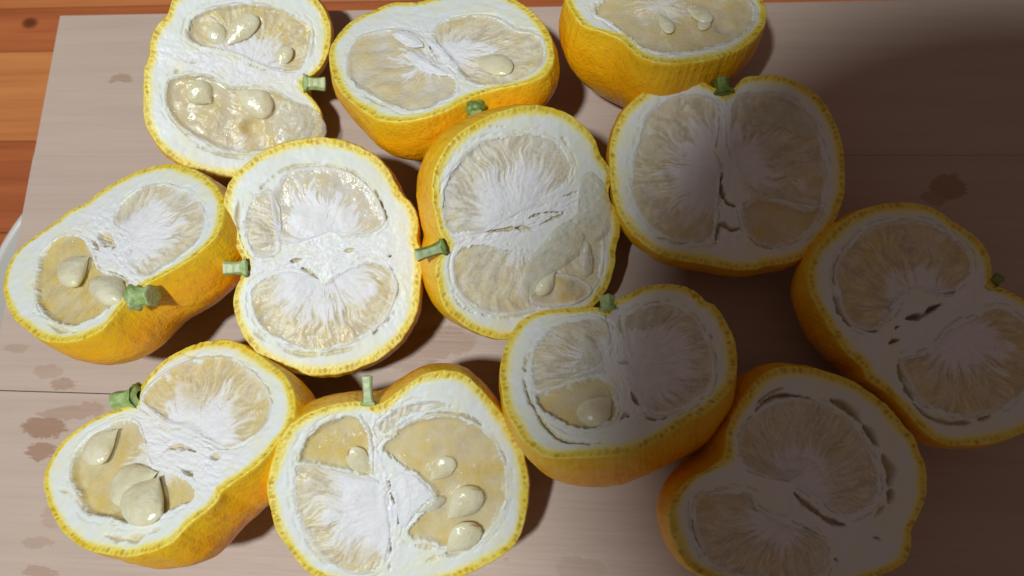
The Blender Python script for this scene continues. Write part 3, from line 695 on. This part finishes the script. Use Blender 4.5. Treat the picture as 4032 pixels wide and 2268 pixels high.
def h6():
    s = Half('E', [(145,760),(100,660),(60,560),(40,470),(30,400),(55,310),(100,240),(180,165),(270,105),(380,60),(500,35),(600,30),(720,45),(830,85),(920,140),(990,220),(1030,290),(1080,370),(1140,440),(1165,520),(1155,610),(1178,690),(1190,770),(1175,900),(1165,1000),(1140,1090),(1090,1180),(1020,1260),(920,1330),(800,1380),(680,1410),(560,1420),(450,1405),(350,1370),(250,1310),(170,1230),(120,1130),(90,1020),(95,930),(125,850)],
             (-50, 15), 3.5, 'brightly lit yuzu half left of centre, stem stub on its left, white frosted core', 16, .26, shift=(0, 0))
    s.core([(180,785),(420,765),(620,740),(800,700),(980,740)], 75).core([(420,600),(560,620)], 90)
    s.lobe([(330,340),(420,240),(560,215),(700,225),(800,270),(880,340),(930,420),(960,520),(900,575),(780,585),(650,570),(560,600),(450,640),(360,600),(330,500),(320,420)], (600,680), .62, 1.0, 'jelly', -.02, .22, [(650,400,170,.06)], fib=.9)
    s.lobe([(155,560),(170,450),(220,380),(300,350),(340,430),(350,520),(345,620),(330,700),(260,722),(190,690)], (480,620), .28, 1.2, 'fibre', -.04, .3, [(250,600,85,.08)], na=120, nr=26, fib=.6)
    s.lobe([(190,960),(210,890),(300,840),(420,820),(540,850),(620,880),(700,830),(800,780),(900,755),(990,790),(1030,880),(1020,970),(980,1060),(920,1130),(820,1200),(700,1240),(560,1265),(430,1240),(300,1180),(220,1090)], (600,700), .62, .9, 'fibre', -.04, .55, [(280,1060,100,-.04)], fib=.5)
    s.crack([(210,370),(320,260),(420,205),(560,195),(700,205),(800,240),(870,310)], 22, .14).crack([(910,330),(940,400),(960,440)], 34, .22).crack([(965,450),(980,510)], 26, .2).crack([(120,400),(112,500),(125,620)], 16, .12).crack([(420,750),(490,740)], 16, .2).crack([(480,790),(550,830),(590,890)], 22, .25).crack([(990,730),(1010,710)], 18, .3)
    s.crack([(1000,780),(1035,860),(1040,960)], 16, .2).crack([(380,1270),(500,1295),(640,1290),(800,1255)], 26, .18).crack([(900,1175),(965,1125)], 30, .2).crack([(985,1100),(1030,1040)], 34, .2).crack([(740,690),(800,680)], 20, .12).crack([(210,1170),(270,1210)], 12, .1).crack([(310,500),(370,580),(440,640)], 12, .12)
    s.build()
    s.stem((160,790), (38,795), 88, .05, pale=True, calyx=1.35)
def h7():
    s = Half('F', [(225,880),(190,800),(165,700),(150,600),(150,500),(180,400),(240,300),(320,220),(420,160),(540,112),(660,82),(780,82),(880,108),(960,150),(1030,210),(1080,280),(1110,360),(1160,430),(1165,520),(1155,570),(1175,640),(1215,710),(1222,790),(1200,900),(1190,1000),(1160,1100),(1110,1180),(1040,1260),(930,1330),(800,1380),(680,1408),(560,1415),(480,1405),(400,1375),(320,1330),(255,1280),(215,1220),(190,1150),(172,1060),(170,990),(205,930)],
             (-42, 30), 3.4, 'central yuzu half with a limp translucent membrane flap and grey comb-like fibres', 17, .26, shift=(-0.55, 0.3))
    s.core([(230,860),(400,840),(600,780),(750,720),(950,650)], 80).core([(620,640),(760,580)], 120)
    s.lobe([(210,620),(230,500),(290,410),(380,320),(500,265),(640,250),(780,255),(880,310),(930,390),(940,450),(920,510),(860,560),(760,620),(600,700),(480,780),(350,810),(250,800),(215,720)], (640,740), .58, .7, 'fibre', -.05, .15, fib=.55, freq=1.35)
    s.lobe([(270,960),(300,900),(370,880),(470,870),(600,910),(750,930),(900,850),(980,750),(1030,710),(1090,720),(1120,800),(1120,950),(1090,1080),(1040,1150),(960,1200),(800,1230),(650,1260),(500,1265),(380,1220),(300,1130),(270,1040)], (640,760), .36, .7, 'fibre', -.06, .45, [(890,1130,120,-.05)], fib=.5, freq=1.2)
    s.crack([(215,620),(225,720),(250,800)], 14, .12).crack([(450,800),(560,790),(640,780),(720,790)], 30, .2).crack([(700,720),(800,690),(900,690)], 14, .16).crack([(760,760),(850,720),(900,700)], 14, .16).crack([(900,600),(980,570)], 12, .12).crack([(890,260),(930,320)], 10, .1).crack([(930,450),(920,520)], 12, .1).crack([(370,880),(420,890),(410,940)], 16, .15)
    s.crack([(265,1130),(300,1210),(380,1260),(500,1285)], 14, .12).crack([(530,1290),(640,1285),(700,1270)], 12, .12).crack([(480,200),(580,200)], 16, .08).crack([(540,240),(640,240)], 14, .08)
    s.build()
    s.lobes = []
    s.lobe([(1000,490),(1050,455),(1120,510),(1160,620),(1165,760),(1130,830),(1080,860),(1030,830),(1010,780),(1010,880),(960,960),(880,1010),(800,1060),(740,1110),(710,1200),(660,1160),(670,1020),(760,890),(860,770),(975,700),(980,590)], (1000,800), kind='membrane', lvl=.03, flush=True, name='membrane', mat=M_MEMB, c=(975,770)); s.build_lobe(s.lobes[-1], 9)
    s.lobe([(720,1100),(800,1050),(900,1040),(1000,1070),(1060,1130),(1010,1190),(900,1225),(780,1230),(700,1190)], (900,1120), .0, .2, kind='jelly', lvl=.02, tone=.5, flush=True, name='pulp_segment', na=140, nr=24, bumps=[(880,1120,90,.1),(960,1150,80,.06)], fib=0); s.build_lobe(s.lobes[-1], 10)
    s.lobe([(1000,880),(1030,850),(1060,960),(1050,1040),(1000,1050),(985,970)], (1000,900), kind='membrane', lvl=.05, flush=True, name='membrane', mat=M_MEMB, na=70, nr=12); s.build_lobe(s.lobes[-1], 11)
    s.seedp((850,1020), (740,1160), 100, .12, thick=.7)
    s.stem((205,885), (55,935), 75, .08, calyx=1.5, half=True)
def h8():
    s = Half('G', [(45,880),(65,790),(100,720),(150,650),(230,580),(320,520),(420,470),(520,430),(600,395),(625,320),(680,240),(760,160),(850,100),(950,55),(1060,30),(1170,25),(1260,60),(1350,120),(1430,180),(1500,240),(1550,330),(1562,420),(1550,500),(1505,580),(1450,655),(1390,725),(1330,785),(1260,838),(1190,888),(1125,938),(1085,1005),(1025,1065),(945,1120),(885,1180),(825,1240),(740,1290),(640,1320),(540,1332),(430,1318),(320,1295),(230,1243),(160,1180),(110,1100),(70,1010)],
             (138, 22), 3.3, 'large yuzu half at bottom left with three plump seeds in amber juice', 18, .26, shift=(0.35, -0.35))
    s.core([(640,560),(760,700),(900,720),(1060,780)], 130).core([(600,430),(660,560)], 60)
    s.lobe([(640,380),(680,310),(780,230),(900,165),(1050,135),(1180,150),(1280,210),(1370,300),(1410,400),(1400,500),(1340,580),(1250,640),(1130,665),(1020,620),(920,550),(800,520),(700,450)], (960,640), .60, 1.3, 'fibre', -.06, .75, [(1250,430,70,-.06),(1000,230,160,-.07)], fib=.25)
    s.lobe([(215,780),(230,700),(300,620),(400,560),(500,510),(590,510),(640,580),(660,680),(700,780),(850,830),(950,920),(940,1000),(850,1040),(740,1090),(640,1130),(560,1140),(430,1100),(300,1070),(260,970),(210,870)], (760,720), .36, .7, 'jelly', -.13, .7, [(460,980,130,-.05)], fib=.15)
    s.crack([(870,800),(910,820),(940,840)], 26, .3).crack([(1010,630),(1130,670),(1220,640)], 18, .2).crack([(1050,720),(1110,740)], 30, .2).crack([(760,700),(850,660),(960,700)], 26, .15).crack([(1300,230),(1390,330),(1425,440)], 20, .14).crack([(420,1200),(520,1225),(620,1215),(740,1160)], 34, .12).crack([(150,930),(190,940)], 20, .1).crack([(860,100),(1000,140),(1140,110)], 10, .06).crack([(700,300),(820,210),(960,150)], 12, .1).crack([(240,930),(290,1060)], 18, .08)
    s.build()
    s.seedp((490,560), (290,750), 135, .02); s.seedp((720,820), (440,930), 150, -.02); s.seedp((745,850), (570,1130), 195, .10)
    s.stem((610,368), (490,398), 74, .0, calyx=1.25, pale=True, half=False)
def h9():
    s = Half('H', [(690,250),(740,275),(790,270),(830,262),(900,212),(1000,142),(1100,72),(1180,42),(1290,34),(1380,52),(1450,102),(1540,192),(1620,282),(1700,382),(1750,482),(1800,582),(1830,702),(1845,822),(1840,922),(1820,1052),(1790,1152),(1740,1242),(1660,1312),(1560,1372),(1440,1430),(1300,1480),(1050,1530),(800,1545),(600,1530),(450,1490),(330,1435),(240,1350),(170,1242),(100,1130),(60,1000),(35,880),(45,780),(80,640),(120,530),(190,420),(290,340),(400,295),(550,260)],
             (-62, 21), 3.5, 'large yuzu half at the bottom edge, upright green stem, amber jelly on one side', 19, .26, shift=(-0.25, 0.1))
    s.core([(790,330),(800,600),(850,800),(900,1000),(880,1300)], 75).core([(980,760),(1020,900)], 80)
    s.lobe([(275,560),(330,480),(420,400),(540,355),(640,345),(700,400),(740,500),(755,620),(745,770),(650,745),(500,715),(400,690),(330,680),(255,670)], (300,900), .1, .4, 'jelly', -.09, .8, fib=.3, na=170, nr=34)
    s.lobe([(230,780),(255,690),(420,715),(560,755),(740,780),(800,830),(850,1000),(865,1200),(820,1380),(700,1425),(560,1405),(430,1320),(340,1200),(280,1100),(240,950)], (1000,930), .70, .7, 'fibre', -.03, .5, [(700,1330,130,-.04),(410,1140,60,-.04)], fib=.5, freq=1.3)
    s.lobe([(830,560),(900,490),(960,420),(1100,370),(1250,345),(1400,375),(1530,445),(1620,560),(1680,700),(1690,850),(1660,1000),(1600,1100),(1520,1200),(1440,1260),(1300,1260),(1150,1220),(1010,1180),(1030,1100),(1120,1010),(1190,950),(1180,870),(1080,770),(950,680),(850,610)], (900,700), .08, .3, 'jelly', -.05, .62, [(1250,720,150,.10),(1180,480,200,.05),(1400,930,140,.10),(1150,1110,120,-.05)], fib=.6, c=(1400,760))
    s.lobe([(800,430),(870,345),(950,285),(1100,252),(1250,252),(1330,285),(1150,312),(1000,355),(920,425),(860,480)], (800,700), .35, .8, 'fibre', -.05, .25, na=140, nr=20, c=(960,345))
    s.crack([(1050,390),(1180,335),(1330,335),(1450,365),(1530,425)], 34, .28).crack([(865,770),(900,900),(940,1020),(945,1090)], 30, .22).crack([(880,1180),(890,1270),(880,1300)], 26, .3).crack([(1040,770),(1090,820)], 44, .2).crack([(230,780),(230,930),(290,1130),(360,1280),(480,1380)], 14, .12).crack([(1060,1240),(1160,1255),(1280,1230)], 26, .16).crack([(1130,1350),(1250,1310),(1400,1280),(1500,1240)], 36, .16).crack([(880,1350),(890,1420)], 16, .2).crack([(780,430),(890,340)], 16, .14)
    s.build()
    s.seedp((755,760), (610,570), 150, -.04, spot=1.2); s.seedp((1280,1060), (1520,860), 215, .05, spot=.8, thick=.5); s.seedp((1265,1290), (1510,1110), 200, .06, spot=1.1); s.seedp((1160,800), (1330,650), 150, -.02, thick=.4)
    s.lobes = []
    s.lobe([(1055,1015),(1110,960),(1180,900),(1250,905),(1255,940),(1200,985),(1120,1005)], (1050,1000), kind='membrane', lvl=.08, flush=True, name='membrane', mat=M_MEMB, na=80, nr=12); s.build_lobe(s.lobes[-1], 9)
    s.lobe([(930,690),(1000,740),(1060,760),(1150,850),(1180,890),(1120,950),(1050,1020),(990,1120),(950,1090),(920,960),(890,840)], (850,880), 1.5, kind='fibre', lvl=-.01, flush=True, name='membrane', na=120, nr=22); s.build_lobe(s.lobes[-1], 10)
    s.stem((735,262), (725,75), 80, -.02, pale=True, calyx=1.6)
def h10():
    s = Half('I', [(720,188),(800,205),(870,135),(950,97),(1050,52),(1150,30),(1270,32),(1350,52),(1430,92),(1480,147),(1540,172),(1590,232),(1640,322),(1680,412),(1700,522),(1695,642),(1670,732),(1620,805),(1550,875),(1480,930),(1400,965),(1320,1010),(1230,1075),(1150,1125),(1060,1172),(960,1212),(850,1232),(720,1238),(600,1243),(480,1245),(380,1238),(290,1192),(200,1110),(140,1010),(90,900),(60,780),(45,660),(60,560),(85,470),(120,390),(170,310),(250,252),(350,215),(470,202),(600,192)],
             (100, 22), 3.9, 'half-shaded yuzu half right of centre with a torn segment and one round seed', 20, .26, shift=(0.1, -0.3))
    s.core([(835,230),(870,420),(900,600),(960,780),(1000,900)], 90)
    s.lobe([(270,600),(290,480),(350,380),(450,310),(580,280),(700,270),(780,310),(800,420),(770,540),(730,640),(600,660),(500,720),(400,750),(320,770),(275,700)], (830,560), .42, .8, 'fibre', -.03, .25, freq=.9, fib=.5, na=180, nr=36)
    s.lobe([(300,780),(400,760),(500,720),(600,690),(730,660),(830,760),(860,880),(840,960),(750,1020),(640,1040),(520,1020),(400,950),(320,890)], (860,600), .0, .3, 'jelly', -.16, .6, fib=.1, na=170, nr=34)
    s.lobe([(920,280),(1000,220),(1130,180),(1270,200),(1380,260),(1450,340),(1500,450),(1530,560),(1530,680),(1490,770),(1400,840),(1300,900),(1180,940),(1080,900),(1020,800),(1000,700),(960,560),(930,430)], (960,620), .72, .8, 'fibre', -.04, .2, fib=.5, freq=1.2)
    s.crack([(275,470),(225,590),(230,640)], 16, .14).crack([(215,690),(240,790),(290,890),(330,960),(390,1040),(480,1110),(600,1135),(760,1135)], 26, .24).crack([(960,780),(1000,850),(1020,880)], 24, .22).crack([(880,990),(920,940),(970,970)], 28, .2).crack([(1050,960),(1160,975),(1220,950)], 16, .16).crack([(780,210),(800,330),(800,460)], 10, .1).crack([(880,220),(890,330),(930,430)], 10, .1).crack([(1280,200),(1360,250),(1420,310)], 18, .14).crack([(860,580),(950,580),(1000,640)], 16, .1).crack([(1500,340),(1530,420)], 10, .08)
    s.build()
    s.seedp((830,800), (600,980), 190, -.03, thick=.6)
    s.lobes = []
    s.lobe([(640,400),(690,430),(740,500),(760,560),(730,600),(650,635),(560,660),(540,640),(610,570),(630,500)], (640,500), kind='membrane', lvl=.07, flush=True, name='membrane', mat=M_MEMB, na=90, nr=14, c=(665,545)); s.build_lobe(s.lobes[-1], 9)
    s.lobe([(930,300),(1000,235),(1120,195),(1240,215),(1230,260),(1150,310),(1060,340),(980,345)], (1000,250), kind='membrane', lvl=.02, flush=True, name='membrane', mat=M_MEMB, na=90, nr=14); s.build_lobe(s.lobes[-1], 10)
    s.stem((800,205), (793,125), 100, -.03, calyx=1.2, pale=True, half=False)
def h11():
    s = Half('J', [(1110,440),(1120,490),(1185,522),(1250,552),(1320,602),(1420,722),(1470,880),(1460,1050),(1410,1200),(1330,1315),(1200,1378),(1060,1408),(920,1415),(820,1395),(740,1350),(680,1290),(620,1222),(560,1152),(480,1092),(405,1040),(365,965),(300,905),(240,832),(180,742),(130,652),(90,572),(62,480),(70,380),(110,290),(180,200),(260,130),(360,70),(480,36),(600,22),(720,36),(820,80),(900,140),(980,190),(1050,250),(1095,320),(1108,390)],
             (-20, 4), 2.9, 'dark peanut-shaped yuzu half at the right edge with a black slit in its core', 21, .26, shift=(-0.35, -0.15))
    s.core([(440,850),(600,760),(760,680),(950,590),(1080,520)], 90)
    s.lobe([(225,450),(245,350),(330,240),(440,170),(600,140),(750,150),(880,220),(970,320),(1000,420),(920,500),(800,540),(650,520),(560,600),(500,700),(420,745),(320,715),(260,620)], (720,640), .40, 1.0, 'fibre', -.08, .6, [(640,260,90,-.12),(360,410,50,-.1),(450,530,90,-.06),(890,330,70,-.06)], freq=.55, fib=.4)
    s.lobe([(600,930),(680,900),(800,860),(880,760),(1000,690),(1150,630),(1280,700),(1370,850),(1370,1000),(1290,1100),(1180,1180),(1040,1225),(900,1235),(780,1195),(690,1130),(640,1030)], (880,780), .48, 1.0, 'fibre', -.05, .55, fib=.4, freq=.8)
    s.crack([(560,750),(620,690),(700,672),(820,605)], 40, .4).crack([(520,830),(580,808)], 26, .3).crack([(340,240),(420,180),(540,150),(650,145)], 20, .18).crack([(240,330),(215,420),(212,490)], 26, .18).crack([(210,560),(240,650),(310,740)], 34, .2).crack([(380,752),(460,758)], 24, .15).crack([(575,950),(600,1040),(660,1150)], 36, .22).crack([(660,1170),(740,1240),(860,1285),(1000,1275),(1120,1235)], 22, .2).crack([(830,550),(900,535)], 12, .15)
    s.build()
    s.stem((1125,480), (1165,448), 62, -.1, calyx=1.1)
def h12():
    s = Half('K', [(440,500),(480,385),(560,245),(640,145),(750,65),(850,40),(960,44),(1080,62),(1200,102),(1320,152),(1440,232),(1550,322),(1640,432),(1720,532),(1755,642),(1790,722),(1800,822),(1780,952),(1740,1052),(1695,1132),(1690,1252),(1650,1352),(1540,1420),(1400,1470),(1200,1530),(900,1560),(600,1540),(400,1490),(260,1435),(180,1375),(120,1280),(70,1160),(58,1055),(90,945),(150,845),(240,775),(340,715),(415,650),(440,580)],
             (-45, 9), 3.2, 'dim yuzu half at bottom right, wide dark gaps between rind and comb-like pulp', 22, .26, shift=(-0.35, 0.15))
    s.core([(560,760),(760,860),(900,980),(1050,1080),(1250,1180)], 100)
    s.lobe([(520,600),(560,480),(640,370),(740,300),(860,270),(980,270),(1100,310),(1230,380),(1330,480),(1400,600),(1450,720),(1470,830),(1440,930),(1360,1010),(1260,1030),(1150,980),(1050,900),(960,830),(860,790),(760,770),(640,730),(540,660)], (900,880), .42, .8, 'fibre', -.04, .3, fib=.55, freq=1.3)
    s.lobe([(230,1040),(250,930),(350,890),(480,880),(610,900),(650,980),(720,1040),(850,1100),(1000,1150),(1100,1220),(1115,1320),(1080,1430),(900,1480),(600,1460),(450,1420),(330,1340),(270,1200)], (820,1080), .40, 1.0, 'fibre', -.06, .4, [(320,1000,110,-.12),(500,960,110,-.03)], fib=.5, freq=1.0)
    s.crack([(600,400),(680,300),(780,245),(900,240),(1010,265),(1110,320)], 28, .3).crack([(1130,255),(1260,325),(1370,440),(1465,575)], 60, .35).crack([(1500,640),(1550,740),(1540,840)], 60, .3).crack([(1560,860),(1540,960)], 46, .3).crack([(900,890),(1000,980),(1120,1070),(1250,1110)], 44, .25).crack([(205,1040),(250,1190),(320,1340)], 22, .2).crack([(860,1130),(960,1150),(1100,1230),(1125,1330)], 18, .16).crack([(350,1220),(480,1180),(580,1150)], 30, .14).crack([(650,290),(740,220),(830,185)], 14, .1).crack([(1180,1330),(1200,1380)], 30, .2).crack([(1440,1050),(1510,980)], 20, .12).crack([(1440,1190),(1480,1200)], 26, .15).crack([(960,1120),(1080,1180)], 16, .15)
    s.build()
    s.lobes = []
    s.lobe([(560,650),(640,700),(780,730),(890,740),(960,730),(940,770),(870,800),(760,780),(640,740),(570,700)], (800,700), kind='membrane', lvl=.05, flush=True, name='membrane', mat=M_MEMB, na=90, nr=12, c=(790,760)); s.build_lobe(s.lobes[-1], 9)
import os
for fn in (h1, h2, h3, h4, h5, h6, h7, h8, h9, h10, h11, h12): fn()

# ------------------------------------------------------------------ juice drops and a crumb on the board
mj = N('juice'); M_JUICE = mj.set(Base_Color=(.80, .68, .45), Roughness=.04, Alpha=.22, IOR=1.34, Coat_Weight=1.0, Coat_Roughness=.02)
def drop(px, py, rx, ry, hgt, label, seed):
    c = V(px, py, 0.0); th = np.linspace(0, 2 * math.pi, 28, endpoint=False); vv = []
    for a in np.linspace(0, math.pi / 2, 8):
        k = 1 + .18 * pn(np.cos(th) * 1.5, np.sin(th) * 1.5, 0, seed)
        vv.append(np.stack([c[0] + rx * math.cos(a) * np.cos(th) * k, c[1] + ry * math.cos(a) * np.sin(th) * k, np.full(28, .004 + hgt * math.sin(a))], -1))
    o = mesh_obj('juice_drop', np.array(vv).reshape(-1, 3), grid_quads(8, 28), M_JUICE, loc=(c[0], c[1], 0))
    tag(o, label, 'juice drop', 'juice drops on the board')
drop(1272, 1408, .10, .07, .06, 'small shiny juice drop below the big bottom-edge yuzu half', 1)
drop(150, 955, .16, .08, .05, 'juice drop beside the board crack at the left', 2)
drop(1120, 838, .10, .06, .03, 'juice drop on the board between three central fruits', 3)

# ------------------------------------------------------------------ added unseen light blocker above the board: its soft shadow covers the right side
S0 = np.array([17.5, -4.3, 2.0]); PZ = 55.0
pc = S0 + (LAMP - S0) * ((PZ - S0[2]) / (LAMP[2] - S0[2]))
mq = N('blocker_dark'); M_BLOCKER = mq.set(Base_Color=(.05, .045, .04), Roughness=.5)
blocker = thing('light_blocker', pc, 'dark dome added out of view above the board to cast shadow on the right side', 'light blocker')
prof = [(8.0, 0), (8.1, .25), (7.7, 1.6), (6.4, 3.6), (4.2, 5.2), (1.6, 6.2), (.5, 6.5), (.05, 6.6), (.05, 6.4), (1.5, 5.9), (4.0, 4.9), (6.1, 3.4), (7.4, 1.5), (7.8, .2), (8.0, 0)]
prof = [(r * 1.31, z * 1.31) for r, z in prof]
v, q = lathe('blocker_dome', prof, 64, M_BLOCKER, center=pc); mesh_obj('blocker_dome', v, q, M_BLOCKER, blocker)
v, q = lathe('blocker_cord', [(.01, 8.5), (.25, 8.56), (.25, 80), (.01, 80)], 12, M_BLOCKER, center=pc); mesh_obj('blocker_cord', v, q, M_BLOCKER, blocker)

for o in list(bpy.data.objects):
    if '_base' in o: del o['_base']
